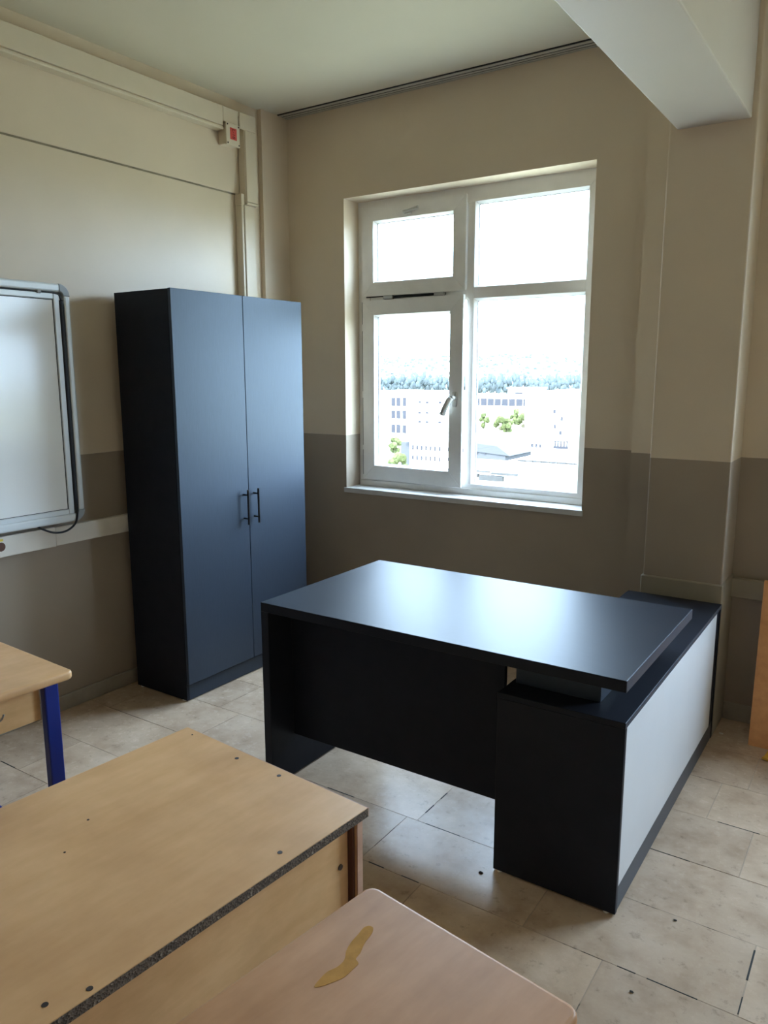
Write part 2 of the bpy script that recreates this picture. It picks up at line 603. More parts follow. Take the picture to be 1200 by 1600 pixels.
# ------------------------------------------------------------------ windows
def mitre_frame(bm, x0, x1, z0, z1, w, y0, y1, gap=0.0005, wb=None):
    """four mitred bars round a rectangle in the xz plane"""
    g = gap
    ix0, ix1, iz0, iz1 = x0 + w, x1 - w, z0 + (wb or w), z1 - w
    polys = [
        [(x0 + g, z0), (x1 - g, z0), (ix1 - g, iz0), (ix0 + g, iz0)],
        [(x0 + g, z1), (x1 - g, z1), (ix1 - g, iz1), (ix0 + g, iz1)],
        [(x0, z0 + g), (ix0, iz0 + g), (ix0, iz1 - g), (x0, z1 - g)],
        [(x1, z0 + g), (ix1, iz0 + g), (ix1, iz1 - g), (x1, z1 - g)],
    ]
    for p in polys:
        prism(bm, p, y0, y1, axis='Y')
    return bm


def bead_frame(bm, x0, x1, z0, z1, w, yf, yb):
    """sloping glazing bead: outer edge at yf (room side), inner edge at yb"""
    o = [(x0, z0), (x1, z0), (x1, z1), (x0, z1)]
    i = [(x0 + w, z0 + w), (x1 - w, z0 + w), (x1 - w, z1 - w), (x0 + w, z1 - w)]
    vo = [bm.verts.new((a, yf, c)) for a, c in o]
    vi = [bm.verts.new((a, yb, c)) for a, c in i]
    vi2 = [bm.verts.new((a, yb + 0.02, c)) for a, c in i]
    vo2 = [bm.verts.new((a, yb + 0.02, c)) for a, c in o]
    for k in range(4):
        j = (k + 1) % 4
        bm.faces.new((vo[k], vo[j], vi[j], vi[k]))
        bm.faces.new((vi[k], vi[j], vi2[j], vi2[k]))
        bm.faces.new((vi2[k], vi2[j], vo2[j], vo2[k]))
        bm.faces.new((vo2[k], vo2[j], vo[j], vo[k]))
    return bm


def make_window(name, x0, x1, yf, label, open_deg):
    """yf: room-side face of the outer frame"""
    L = (x0, yf, Z0)
    root = thing(name, label, "window", L)
    root['kind'] = 'structure'
    W = x1 - x0
    y1 = yf + 0.062
    # outer frame
    bm = bmesh.new()
    mitre_frame(bm, x0, x1, Z0, Z1, 0.080, yf, y1, wb=0.062)
    bx(bm, x0 + 0.002, x1 - 0.002, yf - 0.008, yf, Z0, Z0 + 0.036, 0.002)
    obj("outer_frame", bm, 'pvc', root, L)
    xm0, xm1 = x0 + 0.735, x0 + 0.780     # mullion
    obj("mullion", box(xm0, xm1, yf, y1, Z0 + 0.062, Z1 - 0.08, 0.002), 'pvc', root, L)
    obj("transom", box(x0 + 0.08, xm0, yf + 0.004, y1, 2.010, 2.072, 0.002), 'pvc', root, L)
    obj("transom", box(xm1, x1 - 0.08, yf, y1, 2.014, 2.076, 0.002), 'pvc', root, L)
    # fixed lights on the right
    for za, zb in ((Z0 + 0.062, 2.014), (2.076, Z1 - 0.08)):
        bd = obj("glazing_bead", bead_frame(bmesh.new(), xm1, x1 - 0.08, za, zb, 0.013, yf + 0.002, yf + 0.022), 'pvc_bead', root, L)
        obj("gasket", mitre_frame(bmesh.new(), xm1 + 0.012, x1 - 0.092, za + 0.012, zb - 0.012, 0.003, yf + 0.024, yf + 0.028), 'gasket', bd, L)
        obj("pane", box(xm1 + 0.010, x1 - 0.090, yf + 0.030, yf + 0.034, za + 0.010, zb - 0.010), 'glass', root, L)
    # top vent sash
    sx0, sx1 = x0 + 0.036, x0 + 0.731
    sf = yf - 0.014
    s = obj("vent_sash", mitre_frame(bmesh.new(), sx0, sx1, 2.060, 2.566, 0.079, sf, yf + 0.05), 'pvc', root, L)
    obj("glazing_bead", bead_frame(bmesh.new(), sx0 + 0.079, sx1 - 0.079, 2.139, 2.487, 0.012, sf + 0.002, sf + 0.026), 'pvc_bead', s, L)
    obj("gasket", mitre_frame(bmesh.new(), sx0 + 0.091, sx1 - 0.091, 2.151, 2.475, 0.003, sf + 0.028, sf + 0.032), 'gasket', s, L)
    obj("pane", box(sx0 + 0.089, sx1 - 0.089, sf + 0.034, sf + 0.038, 2.149, 2.477), 'glass', s, L)
    # flat catch on the vent sash
    cx = (sx0 + sx1) / 2 - 0.01
    bm = bmesh.new()
    prism(bm, [(cx - 0.045, 2.508), (cx + 0.055, 2.522), (cx + 0.055, 2.538), (cx - 0.01, 2.526), (cx - 0.045, 2.524)], sf - 0.014, sf - 0.001, bev=0.002, seg=1, axis='Y')
    bx(bm, cx - 0.035, cx + 0.01, sf - 0.010, sf, 2.500, 2.518, 0.002)
    obj("catch", bm, 'handle_pvc', s, L)
    # hinges and stay between vent and casement
    for hx in (sx0 + 0.155, sx1 - 0.195):
        obj("hinge", box(hx, hx + 0.065, sf - 0.010, sf + 0.012, 2.038, 2.060, 0.004, 2), 'steel', root, L)
    bm = bmesh.new()
    bx(bm, sx0 + 0.22, sx1 - 0.13, yf - 0.003, yf + 0.002, 2.044, 2.058)
    bx(bm, sx0 + 0.02, sx0 + 0.155, yf - 0.003, yf + 0.002, 2.054, 2.060)
    obj("stay", bm, 'gasket', root, L)
    # casement, ajar: hinged on its left edge
    hx, hy = x0 + 0.036, sf
    cs = bpy.data.objects.new("casement_sash", None)
    bm = bmesh.new()
    wS, zS0, zS1 = 0.702, 0.962, 2.036
    mitre_frame(bm, 0, wS, zS0, zS1, 0.085, 0, 0.020)
    mitre_frame(bm, 0.028, wS - 0.022, zS0 + 0.02, zS1 - 0.02, 0.056, 0.0205, 0.050)
    cs = obj("casement_sash", bm, 'pvc', root, (0, 0, Z0))
    cs.location = (hx - x0, hy - yf, 0)
    cs.rotation_euler = (0, 0, math.radians(-open_deg))
    o3 = (0, 0, Z0)
    obj("glazing_bead", bead_frame(bmesh.new(), 0.085, wS - 0.085, zS0 + 0.085, zS1 - 0.085, 0.012, 0.002, 0.026), 'pvc_bead', cs, o3)
    obj("gasket", mitre_frame(bmesh.new(), 0.096, wS - 0.096, zS0 + 0.096, zS1 - 0.096, 0.003, 0.028, 0.032), 'gasket', cs, o3)
    obj("pane", box(0.094, wS - 0.094, 0.034, 0.038, zS0 + 0.094, zS1 - 0.094), 'glass', cs, o3)
    # lever handle pointing down-left
    bm = bmesh.new()
    hz = 1.463
    bx(bm, wS - 0.060, wS - 0.030, -0.010, 0.0, hz - 0.042, hz + 0.042, 0.006, 2)
    cyl(bm, (wS - 0.045, -0.008, hz + 0.008), (wS - 0.045, -0.045, hz + 0.008), 0.013, 0.013, 12)
    tube(bm, [(wS - 0.045, -0.045, hz + 0.010), (wS - 0.062, -0.048, hz - 0.012), (wS - 0.085, -0.047, hz - 0.052), (wS - 0.100, -0.046, hz - 0.088)], 0.017, 12)
    obj("handle", bm, 'handle_pvc', cs, o3, smooth=True)
    bm = bmesh.new()
    for za, zb in ((0.985, 1.14), (1.17, 1.46), (1.50, 1.86), (1.90, 2.03)):
        bx(bm, x0 + 0.027, x0 + 0.0355, yf - 0.006, yf - 0.0005, za, zb)
    obj("hinge_gap_shade", bm, 'gasket', root, L)  # black strips stand in for the dark gap between frame and sash
    for zz in (1.10, 1.80):
        obj("strike_plate", box(xm0 - 0.006, xm0, yf + 0.012, yf + 0.032, zz, zz + 0.05), 'gasket', root, L)
    return root


make_window("window_1", WINX[0][0], WINX[0][1], 3.945, "white plastic window left of the pillar with its lower left sash ajar", 2.4)
make_window("window_2", WINX[1][0], WINX[1][1], 3.945, "white plastic window right of the pillar outside the picture", 0.0)
struct(obj("trim_5", box(-2.832, -1.316, YW - 0.008, 3.99, 0.886, 0.917, 0.004, 2), 'sill'), "pale stone sill under the window", "window sill")
struct(obj("trim_6", box(-0.13, 1.38, YBEY - 0.008, 3.99, 0.886, 0.917, 0.004, 2), 'sill'), "stone sill under the window right of the pillar", "window sill")
# light portals in the openings help the sky light through the real windows
for k, (a, b_) in enumerate(WINX):
    ld = bpy.data.lights.new("window_portal", 'AREA')
    ld.shape = 'RECTANGLE'
    ld.size, ld.size_y = b_ - a, Z1 - Z0
    ld.cycles.is_portal = True
    lo = bpy.data.objects.new("window_portal", ld)
    COL.objects.link(lo)
    lo.location = ((a + b_) / 2, 4.06, (Z0 + Z1) / 2)
    lo.rotation_euler = (math.radians(-90), 0, 0)

# ------------------------------------------------------------------ curtain rail on the ceiling
L = (-2.3, 3.76, ZC)
rail = thing("curtain_rail", "long grooved curtain rail on the ceiling above the window", "curtain rail", L)
obj("base_strip", box(XL + 0.04, -0.89, 3.704, 3.797, ZC - 0.004, ZC), 'slot_shade', rail, L)  # near-black colour stands in for the shade inside the grooves
for ya, yb in ((3.713, 3.736), (3.748, 3.764), (3.774, 3.786), (3.793, 3.798)):
    obj("rail_strip", box(XL + 0.036, -0.89, ya, yb, ZC - 0.0065, ZC - 0.004, 0.0006), 'rail', rail, L)

# ------------------------------------------------------------------ trunking on the left wall
D1 = 0.060
L = (XL, 1.0, 2.95)
t = thing("cable_trunking", "long cream cable trunking just under the ceiling on the left wall", "trunking", L)
bm = box(XL + 0.010, XL + D1 - 0.008, YB + 0.3, 3.242, 2.912, 3.022, 0.002)
bx(bm, XL + 0.010, XL + D1 - 0.008, 3.242, 3.357, 2.948, 3.022, 0.002)
obj("channel", bm, 'trunk', t, L)
bm = box(XL + D1 - 0.010, XL + D1, YB + 0.3, 3.242, 2.926, 3.026, 0.002)
bx(bm, XL + D1 - 0.010, XL + D1, 3.242, 3.357, 2.948, 3.026, 0.002)
obj("lid", bm, 'trunk', t, L)
obj("lip", box(XL + 0.010, XL + D1 + 0.004, YB + 0.3, 3.240, 2.904, 2.920, 0.004, 2), 'trunk', t, L)
L = (XL, 3.43, 2.55)
t = thing("cable_trunking", "wide cream vertical trunking piece beside the junction box", "trunking", L)
obj("channel", box(XL + 0.010, XL + D1, 3.398, 3.492, 2.556, 3.020, 0.003), 'trunk', t, L)
obj("lid", box(XL + D1 - 0.004, XL + D1 + 0.006, 3.362, 3.494, 2.94, 3.026, 0.003), 'trunk', t, L)
obj("lid", box(XL + D1 - 0.004, XL + D1 + 0.006, 3.402, 3.494, 2.562, 2.939, 0.003), 'trunk', t, L)
obj("end_lip", box(XL + 0.010, XL + D1 + 0.010, 3.398, 3.498, 2.548, 2.560, 0.003), 'trunk', t, L)
L = (XL, 3.42, 1.0)
t = thing("cable_trunking", "narrow cream vertical trunking running down behind the wardrobe", "trunking", L)
obj("channel", box(XL, XL + 0.050, 3.372, 3.470, 0.92, 2.547, 0.003), 'trunk', t, L)
obj("channel", box(XL, XL + 0.050, 3.372, 3.396, 2.547, 2.604, 0.001), 'trunk', t, L)
obj("lid", box(XL + 0.046, XL + 0.058, 3.388, 3.472, 0.92, 2.546, 0.003), 'trunk', t, L)

# junction box with a red label
L = (XL, 3.296, 2.83)
jb = thing("junction_box", "square cream junction box with red label under the ceiling trunking", "junction box", L)
obj("body", box(XL + 0.010, XL + 0.062, 3.249, 3.343, 2.836, 2.940, 0.004, 2), 'box', jb, L)
lid = obj("lid", box(XL + 0.063, XL + 0.078, 3.244, 3.348, 2.831, 2.945, 0.004, 2), 'box', jb, L)
for yy in (3.254, 3.338):
    for zz in (2.841, 2.935):
        obj("screw", cyl(bmesh.new(), (XL + 0.076, yy, zz), (XL + 0.0795, yy, zz), 0.0045, 0.0045, 10), 'screw', lid, L)
lb = obj("label", box(XL + 0.078, XL + 0.0788, 3.272, 3.322, 2.862, 2.922), 'red', jb, L)
cu = bpy.data.curves.new("lettering", 'FONT')
cu.body = "L-18"
cu.size = 0.028
cu.extrude = 0.0002
cu.align_x = 'CENTER'
cu.align_y = 'CENTER'
tmp = bpy.data.objects.new("lettering", cu)
COL.objects.link(tmp)
bpy.context.view_layer.update()
me = bpy.data.meshes.new_from_object(tmp.evaluated_get(bpy.context.evaluated_depsgraph_get()))
bpy.data.objects.remove(tmp)
bpy.data.curves.remove(cu)
# text plane faces +x, reading downwards
me.transform(Matrix(((0, 0, 1, XL + 0.0792 - L[0]), (0, 1, 0, 3.297 - L[1]), (-1, 0, 0, 2.892 - L[2]), (0, 0, 0, 1))))
me.materials.clear()
me.materials.append(M['ink'])
tx = bpy.data.objects.new("lettering", me)
COL.objects.link(tx)
tx.parent = lb

# low white trunking with a socket hole
L = (XL, 1.5, 0.86)
t = thing("cable_trunking", "white horizontal trunking below the whiteboard", "trunking", L)
obj("channel", box(XL, XL + 0.042, -0.6, 3.36, 0.824, 0.906, 0.003), 'trunk_white', t, L)
obj("lid", box(XL + 0.040, XL + 0.050, -0.6, 2.072, 0.820, 0.912, 0.004, 2), 'trunk_white', t, L)
obj("lid", box(XL + 0.040, XL + 0.0485, 2.0735, 3.36, 0.822, 0.910, 0.004, 2), 'trunk_white', t, L)
obj("socket_hole", cyl(bmesh.new(), (XL + 0.048, 1.806, 0.868), (XL + 0.0515, 1.806, 0.868), 0.020, 0.020, 24), 'slot', t, L)
obj("sticker", box(XL + 0.049, XL + 0.0506, 1.795, 1.818, 0.892, 0.902), 'sticker', t, L)

# ------------------------------------------------------------------ whiteboard
L = (XL, 1.3, 0.93)
wbz0, wbz1, wby0, wby1 = 0.932, 2.003, 0.35, 2.206
xw0 = XL + 0.012
wbd = thing("whiteboard", "large whiteboard with aluminium frame on the left wall", "whiteboard", (XL + 0.0205, 1.3, 0.93), math.radians(-1.3))
obj("panel", box(xw0, XL + 0.040, wby0 + 0.06, wby1 - 0.075, wbz0 + 0.05, wbz1 - 0.065), 'board_white', wbd, L)
xa, xb = xw0, XL + 0.052


def ybar(z0, z1, x1, bev=0.004):
    return box(xa, x1, wby0 + 0.05, wby1 - 0.045, z0, z1, bev, 2)


obj("frame_bar", ybar(wbz1 - 0.036, wbz1, xb, 0.008), 'alu', wbd, L)
obj("frame_bar", ybar(wbz0, wbz0 + 0.038, xb, 0.008), 'alu', wbd, L)
obj("frame_bar", box(xa, xb, wby1 - 0.030, wby1, wbz0 + 0.05, wbz1 - 0.05, 0.008, 2), 'alu', wbd, L)
obj("frame_bar", box(xa, xb, wby0, wby0 + 0.030, wbz0 + 0.05, wbz1 - 0.05, 0.008, 2), 'alu', wbd, L)
# inner bars
obj("inner_bar", box(xa, XL + 0.046, wby1 - 0.078, wby1 - 0.050, wbz0 + 0.036, wbz1 - 0.044, 0.003), 'alu', wbd, L)
obj("inner_bar", box(xa, XL + 0.046, wby0 + 0.05, wby1 - 0.078, wbz1 - 0.068, wbz1 - 0.042, 0.003), 'alu', wbd, L)
obj("inner_bar", box(xa, XL + 0.046, wby0 + 0.05, wby1 - 0.078, wbz0 + 0.036, wbz0 + 0.060, 0.003), 'alu', wbd, L)
# dark seam round the surface
bm = bmesh.new()
bx(bm, xa, XL + 0.0415, wby1 - 0.0815, wby1 - 0.0785, wbz0 + 0.060, wbz1 - 0.068)
bx(bm, xa, XL + 0.0415, wby0 + 0.06, wby1 - 0.0785, wbz1 - 0.0715, wbz1 - 0.0685)
bx(bm, xa, XL + 0.0415, wby0 + 0.06, wby1 - 0.0785, wbz0 + 0.0605, wbz0 + 0.0625)
obj("seam", bm, 'rubber', wbd, L)
for zc, s in ((wbz1, -1), (wbz0, 1)):
    for yc, sy in ((wby1, -1), (wby0, 1)):
        bm = bmesh.new()
        n = 8
        ro, ri = 0.052, 0.018
        po = [(yc + sy * ro - sy * ro * math.cos(math.pi / 2 * i / n), zc + s * ro - s * ro * math.sin(math.pi / 2 * i / n)) for i in range(n + 1)]
        pi_ = [(yc + sy * ro - sy * ri * math.cos(math.pi / 2 * i / n), zc + s * ro - s * ri * math.sin(math.pi / 2 * i / n)) for i in range(n + 1)]
        prism(bm, po + list(reversed(pi_)), xa, xb + 0.002, axis='X', bev=0.003, seg=1)
        obj("corner_cap", bm, 'corner', wbd, L)
# black cable lying in the frame channel and looping out below
cy_ = wby1 - 0.040
pts = [(XL + 0.040, wby0 + 0.2, wbz1 - 0.039), (XL + 0.040, 1.3, wbz1 - 0.039), (XL + 0.042, cy_ - 0.03, wbz1 - 0.041), (XL + 0.044, cy_ - 0.006, wbz1 - 0.050), (XL + 0.044, cy_, wbz1 - 0.075)]
obj("cable_run", tube(bmesh.new(), pts, 0.0042, 8), 'rubber', wbd, L, smooth=True)
obj("cable_strip", box(XL + 0.030, XL + 0.051, cy_ - 0.0095, cy_ + 0.0095, wbz0 + 0.05, wbz1 - 0.07, 0.005, 2), 'rubber', wbd, L)
pts = []
ctrl = [(XL + 0.047, cy_, wbz0 + 0.10), (XL + 0.052, cy_ - 0.001, wbz0 + 0.045), (XL + 0.062, cy_ - 0.02, wbz0 - 0.005), (XL + 0.066, cy_ - 0.07, wbz0 - 0.034), (XL + 0.064, cy_ - 0.13, wbz0 - 0.034), (XL + 0.056, cy_ - 0.18, wbz0 - 0.012), (XL + 0.040, cy_ - 0.20, wbz0 + 0.004)]


def catmull(c, n=6):
    out = []
    c = [Vector(p) for p in c]
    for i in range(len(c) - 1):
        p0, p1, p2, p3 = c[max(i - 1, 0)], c[i], c[i + 1], c[min(i + 2, len(c) - 1)]
        for k in range(n):
            u = k / n
            out.append(0.5 * ((2 * p1) + (p2 - p0) * u + (2 * p0 - 5 * p1 + 4 * p2 - p3) * u * u + (3 * p1 - p0 - 3 * p2 + p3) * u ** 3))
    out.append(c[-1])
    return out


obj("cable_loop", tube(bmesh.new(), catmull(ctrl), 0.0048, 8), 'rubber', wbd, L, smooth=True)
for yy in (1.82, 2.05):
    obj("clip", box(XL + 0.044, XL + 0.054, yy, yy + 0.018, wbz1 - 0.048, wbz1 - 0.034, 0.002), 'corner', wbd, L)

# ------------------------------------------------------------------ wardrobe
wx0, wx1, wy0, wy1, wz = -3.200, -2.807, 2.466, 3.388, 1.992
L = (-3.0, 2.927, 0)
wr = thing("wardrobe", "tall anthracite two-door wardrobe against the left wall", "wardrobe", L)
xc = wx1 - 0.019       # carcass front
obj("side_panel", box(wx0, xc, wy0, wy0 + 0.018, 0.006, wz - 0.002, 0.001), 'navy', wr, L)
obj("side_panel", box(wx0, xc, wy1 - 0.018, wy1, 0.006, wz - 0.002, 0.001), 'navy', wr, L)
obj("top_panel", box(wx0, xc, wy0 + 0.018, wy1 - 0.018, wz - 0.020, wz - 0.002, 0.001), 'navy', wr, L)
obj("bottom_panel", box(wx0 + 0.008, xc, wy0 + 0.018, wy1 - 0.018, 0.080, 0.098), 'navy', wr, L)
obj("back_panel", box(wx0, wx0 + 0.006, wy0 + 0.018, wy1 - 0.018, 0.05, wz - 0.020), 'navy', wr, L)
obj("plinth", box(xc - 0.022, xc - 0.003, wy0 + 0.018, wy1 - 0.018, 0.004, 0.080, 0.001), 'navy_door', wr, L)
ym = 2.930
for k, (a, b_) in enumerate(((wy0 + 0.001, ym - 0.0015), (ym + 0.0015, wy1 - 0.001))):
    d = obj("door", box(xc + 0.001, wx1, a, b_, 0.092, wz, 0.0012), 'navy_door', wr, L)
    hy = ym - 0.039 if k == 0 else ym + 0.038
    bm = bmesh.new()
    cyl(bm, (wx1 + 0.033, hy, 0.835), (wx1 + 0.033, hy, 1.018), 0.006, 0.006, 14)
    for zz in (0.866, 0.990):
        cyl(bm, (wx1 - 0.0005, hy, zz), (wx1 + 0.033, hy, zz), 0.005, 0.004, 12)
    obj("handle", bm, 'black_metal', d, L)
for yy in (wy0 + 0.009, wy1 - 0.009):
    for xx in (wx0 + 0.03, xc - 0.03):
        obj("glide", cyl(bmesh.new(), (xx, yy, 0.0), (xx, yy, 0.008), 0.010, 0.010, 12), 'pvc', wr, L)

# ------------------------------------------------------------------ office desk with low side cabinet
dx0, dx1, dy0, dy1, dzt = -1.960, -0.575, 2.089, 2.894, 0.756
px0, px1, py0, py1, pzt = -0.979, -0.576, 2.107, 3.496, 0.621
L = (-1.2, 2.5, 0)
dk = thing("office_desk", "anthracite corner desk on a low side cabinet with one white side", "desk", L)
TH = 0.036
bm = box(dx0, dx1, dy0, dy1, dzt - TH, dzt, 0.0012)
top = obj("desk_top", bm, 'navy', dk, L)
obj("edge_band", box(dx1 - 0.0002, dx1 + 0.0012, dy0 + 0.001, dy1 - 0.001, dzt - TH + 0.001, dzt - 0.001), 'navy_edge', top, L)
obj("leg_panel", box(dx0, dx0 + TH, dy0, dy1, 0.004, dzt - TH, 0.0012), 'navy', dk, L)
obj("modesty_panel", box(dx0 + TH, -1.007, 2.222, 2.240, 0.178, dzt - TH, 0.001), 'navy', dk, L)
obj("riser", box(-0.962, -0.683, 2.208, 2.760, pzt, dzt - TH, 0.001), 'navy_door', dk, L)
# side cabinet
cb = obj("cabinet_body", box(px0 + 0.002, px1 - 0.019, py0 + 0.018, py1 - 0.018, 0.075, pzt - 0.036), 'navy', dk, L)
obj("cabinet_top", box(px0, px1, py0, py1, pzt - 0.018, pzt, 0.0012), 'navy', cb, L)
obj("top_edge_band", box(px1 - 0.0002, px1 + 0.001, py0, py1, pzt - 0.017, pzt - 0.001), 'navy_edge', cb, L)
obj("end_panel", box(px0, px1, py0, py0 + 0.018, 0.006, pzt - 0.018, 0.001), 'navy', cb, L)
obj("end_panel", box(px0, px1, py1 - 0.018, py1, 0.006, pzt - 0.018, 0.001), 'navy', cb, L)
obj("rail", box(px1 - 0.019, px1 - 0.004, py0 + 0.018, py1 - 0.018, pzt - 0.036, pzt - 0.018), 'navy', cb, L)
obj("plinth", box(px1 - 0.020, px1 - 0.002, py0 + 0.018, py1 - 0.018, 0.006, 0.088, 0.001), 'navy_edge', cb, L)
wp = obj("side_panel", box(px1 - 0.018, px1 - 0.001, py0 + 0.0185, py1 - 0.085, 0.0885, pzt - 0.0205, 0.001), 'panel_white', cb, L)
wp['label'] = "pale grey white side panel"
obj("back_stile", box(px1 - 0.018, px1 - 0.003, py1 - 0.084, py1 - 0.018, 0.0885, pzt - 0.018), 'navy', cb, L)
for xx, yy in ((px0 + 0.02, py0 + 0.009), (px1 - 0.03, py0 + 0.009), (px0 + 0.02, py1 - 0.009), (px1 - 0.03, py1 - 0.009), (dx0 + 0.018, dy0 + 0.05), (dx0 + 0.018, dy1 - 0.05)):
    obj("glide", cyl(bmesh.new(), (xx, yy, 0.0), (xx, yy, 0.007), 0.009, 0.009, 12), 'pvc', dk, L)

# ------------------------------------------------------------------ school tables in the foreground
TZ = 0.72
# wide table with a bare chipboard edge
B = thing("school_table", "large worn beech table with a bare chipboard front edge", "table", (-0.849, 1.208, 0), math.radians(-4.9))
bl, bw = 1.30, 0.601        # local: x from -bw to 0, y from -bl to 0
tp = obj("table_top", box(-bw, 0, -bl, 0, TZ - 0.020, TZ, 0.0008), 'beech_pale', B)
obj("bare_edge", box(-0.0005, 0.0012, -bl, -0.0005, TZ - 0.0195, TZ - 0.0012), 'chip', tp)
obj("edge_strip", box(-bw, 0.001, -0.0005, 0.0016, TZ - 0.020, TZ - 0.0005), 'beech_edge', tp)
obj("apron", box(-0.048, -0.030, -bl + 0.03, -0.030, 0.28, TZ - 0.020, 0.001), 'beech_apron', B)
ap2 = obj("side_panel", box(-bw + 0.04, -0.012, -0.022, -0.006, 0.01, TZ - 0.020, 0.001), 'beech_apron', B)
obj("panel_edge", box(-0.0125, -0.010, -0.022, -0.006, 0.01, TZ - 0.0205), 'beech_edge', ap2)
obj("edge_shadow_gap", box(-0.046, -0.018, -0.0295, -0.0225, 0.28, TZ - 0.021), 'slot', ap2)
obj("side_panel", box(-bw + 0.04, -0.012, -bl + 0.006, -bl + 0.022, 0.01, TZ - 0.020, 0.001), 'beech_apron', B)
obj("shelf", box(-bw + 0.06, -0.050, -bl + 0.03, -0.03, 0.56, 0.574), 'beech_apron', B)
ca, sa = math.cos(math.radians(4.9)), math.sin(math.radians(4.9))


def toB(x, y):
    dx, dy = x + 0.849, y - 1.208
    return (dx * ca - dy * sa, dx * sa + dy * ca)


for (x, y), r in (((-1.226, 1.210), .0055), ((-1.090, 1.204), .0055), ((-0.900, 0.991), .0055), ((-0.915, 0.587), .0055), ((-0.943, 0.533), .0055), ((-1.405, 1.236), .0025), ((-1.297, 0.858), .0030), ((-1.240, 0.766), .0025)):
    lx, ly = toB(x, y)
    obj("screw", cyl(bmesh.new(), (lx, ly, TZ - 0.003), (lx, ly, TZ + 0.0006), r, r * 0.9, 12), 'screw', tp)
obj("screw", cyl(bmesh.new(), (-0.031, -0.055, 0.600), (-0.0275, -0.055, 0.600), 0.007, 0.006, 14), 'screw', B)


def rounded_table(name, label, loc, rz, w, l, mat, leg_in, hook=False):
    """top with bullnose edge and rounded corners, steel legs, inset apron; local x -w..0, y -l..0"""
    t = thing(name, label, "table", loc, rz)
    bm = bmesh.new()
    prism(bm, round_rect(-w, 0, -l, 0, 0.022, 6), TZ - 0.026, TZ, bev=0.008, seg=4)
    tp = obj("table_top", bm, mat, t, smooth=True)
    for p in tp.data.polygons:
        p.use_smooth = abs(p.normal.z) < 0.98
    ap = obj("apron", box(-0.075, -0.060, -l + 0.10, -0.084, TZ - 0.145, TZ - 0.026, 0.001), 'beech_apron', t)
    for x in (-leg_in - 0.030, -w + leg_in):
        for y in (-leg_in - 0.045, -l + leg_in):
            obj("leg", box(x, x + 0.030, y, y + 0.045, 0.0, TZ - 0.026, 0.004, 2), 'blue', t)
    for y in (-leg_in - 0.035, -l + leg_in + 0.01):
        obj("cross_bar", box(-w + leg_in + 0.030, -leg_in - 0.030, y, y + 0.025, 0.10, 0.13, 0.003), 'blue', t)
    if hook:
        pts = [(-0.058, -0.235, TZ - 0.055), (-0.050, -0.235, TZ - 0.070), (-0.040, -0.236, TZ - 0.088), (-0.030, -0.232, TZ - 0.092), (-0.022, -0.222, TZ - 0.084), (-0.020, -0.214, TZ - 0.070)]
        obj("hook", tube(bmesh.new(), catmull(pts, 4), 0.003, 8), 'steel', ap, smooth=True)
    return t, tp


A, _ = rounded_table("school_table", "beech school table with blue steel legs near the left wall", (-2.030, 1.335, 0), math.radians(-3.0), 0.70, 1.20, 'beech_pale', 0.035, True)
Cc, ctop = rounded_table("school_table", "varnished beech school table with a dried glue stain, closest to the viewer", (-0.297, 0.952, 0), math.radians(-8.6), 0.413, 1.20, 'beech_gloss', 0.035)
cr = math.radians(8.6)
stain = [(-0.6467, 0.9222), (-0.6389, 0.9220), (-0.6340, 0.9129), (-0.6325, 0.9018), (-0.6304, 0.8845), (-0.6243, 0.8655), (-0.6231, 0.8518), (-0.6137, 0.8454), (-0.6143, 0.8280), (-0.6157, 0.8120), (-0.6240, 0.7945), (-0.6330, 0.7798), (-0.6417, 0.7726), (-0.6438, 0.7873), (-0.6435, 0.8056), (-0.6367, 0.8223), (-0.6364, 0.8398), (-0.6451, 0.8566), (-0.6498, 0.8767), (-0.6505, 0.8951), (-0.6520, 0.9133)]
loc = []
for x, y in stain:
    dx, dy = x + 0.297, y - 0.952
    loc.append((dx * math.cos(cr) - dy * math.sin(cr), dx * math.sin(cr) + dy * math.cos(cr)))
sm = []
nS = len(loc)
for i in range(nS):
    p0, p1, p2, p3 = (Vector(loc[(i + k) % nS]) for k in (-1, 0, 1, 2))
    for k in range(4):
        u = k / 4
        q = 0.5 * ((2 * p1) + (p2 - p0) * u + (2 * p0 - 5 * p1 + 4 * p2 - p3) * u * u + (3 * p1 - p0 - 3 * p2 + p3) * u ** 3)
        sm.append((q.x, q.y))
gs = obj("glue_stain", prism(bmesh.new(), sm, TZ, TZ + 0.0005), 'glue', ctop)
gs['label'] = "shiny amber glue stain"

# ------------------------------------------------------------------ right edge: wall trunking, leaning board, yellow piece
L = (0.3, YBEY, 0.64)
t = thing("cable_trunking", "taupe painted trunking on the wall right of the pillar", "trunking", L)
obj("channel", box(-0.580, XR - 0.3, YBEY - 0.036, YBEY, 0.606, 0.688, 0.003), 'plinth_paint', t, L)
obj("lid", box(-0.578, XR - 0.3, YBEY - 0.042, YBEY - 0.034, 0.602, 0.691, 0.003), 'plinth_paint', t, L)
bm = bmesh.new()
prism(bm, [(3.515, 0.0), (3.533, 0.0), (3.600, 0.728), (3.582, 0.730)], -0.428, 0.05, axis='X')
bdo = obj("wooden_board", bm, 'mdf')
tag(bdo, "orange brown wooden board leaning by the wall at the right edge", "board")
bm = bmesh.new()
prism(bm, [(-0.358, 3.405), (-0.18, 3.36), (-0.16, 3.44), (-0.332, 3.478)], 0.0, 0.012, bev=0.002, seg=1)
bm2 = bmesh.new()
v = [bm.verts.new(p) for p in ((-0.352, 3.409, 0.012), (-0.182, 3.366, 0.012), (-0.162, 3.436, 0.045), (-0.330, 3.474, 0.045))]
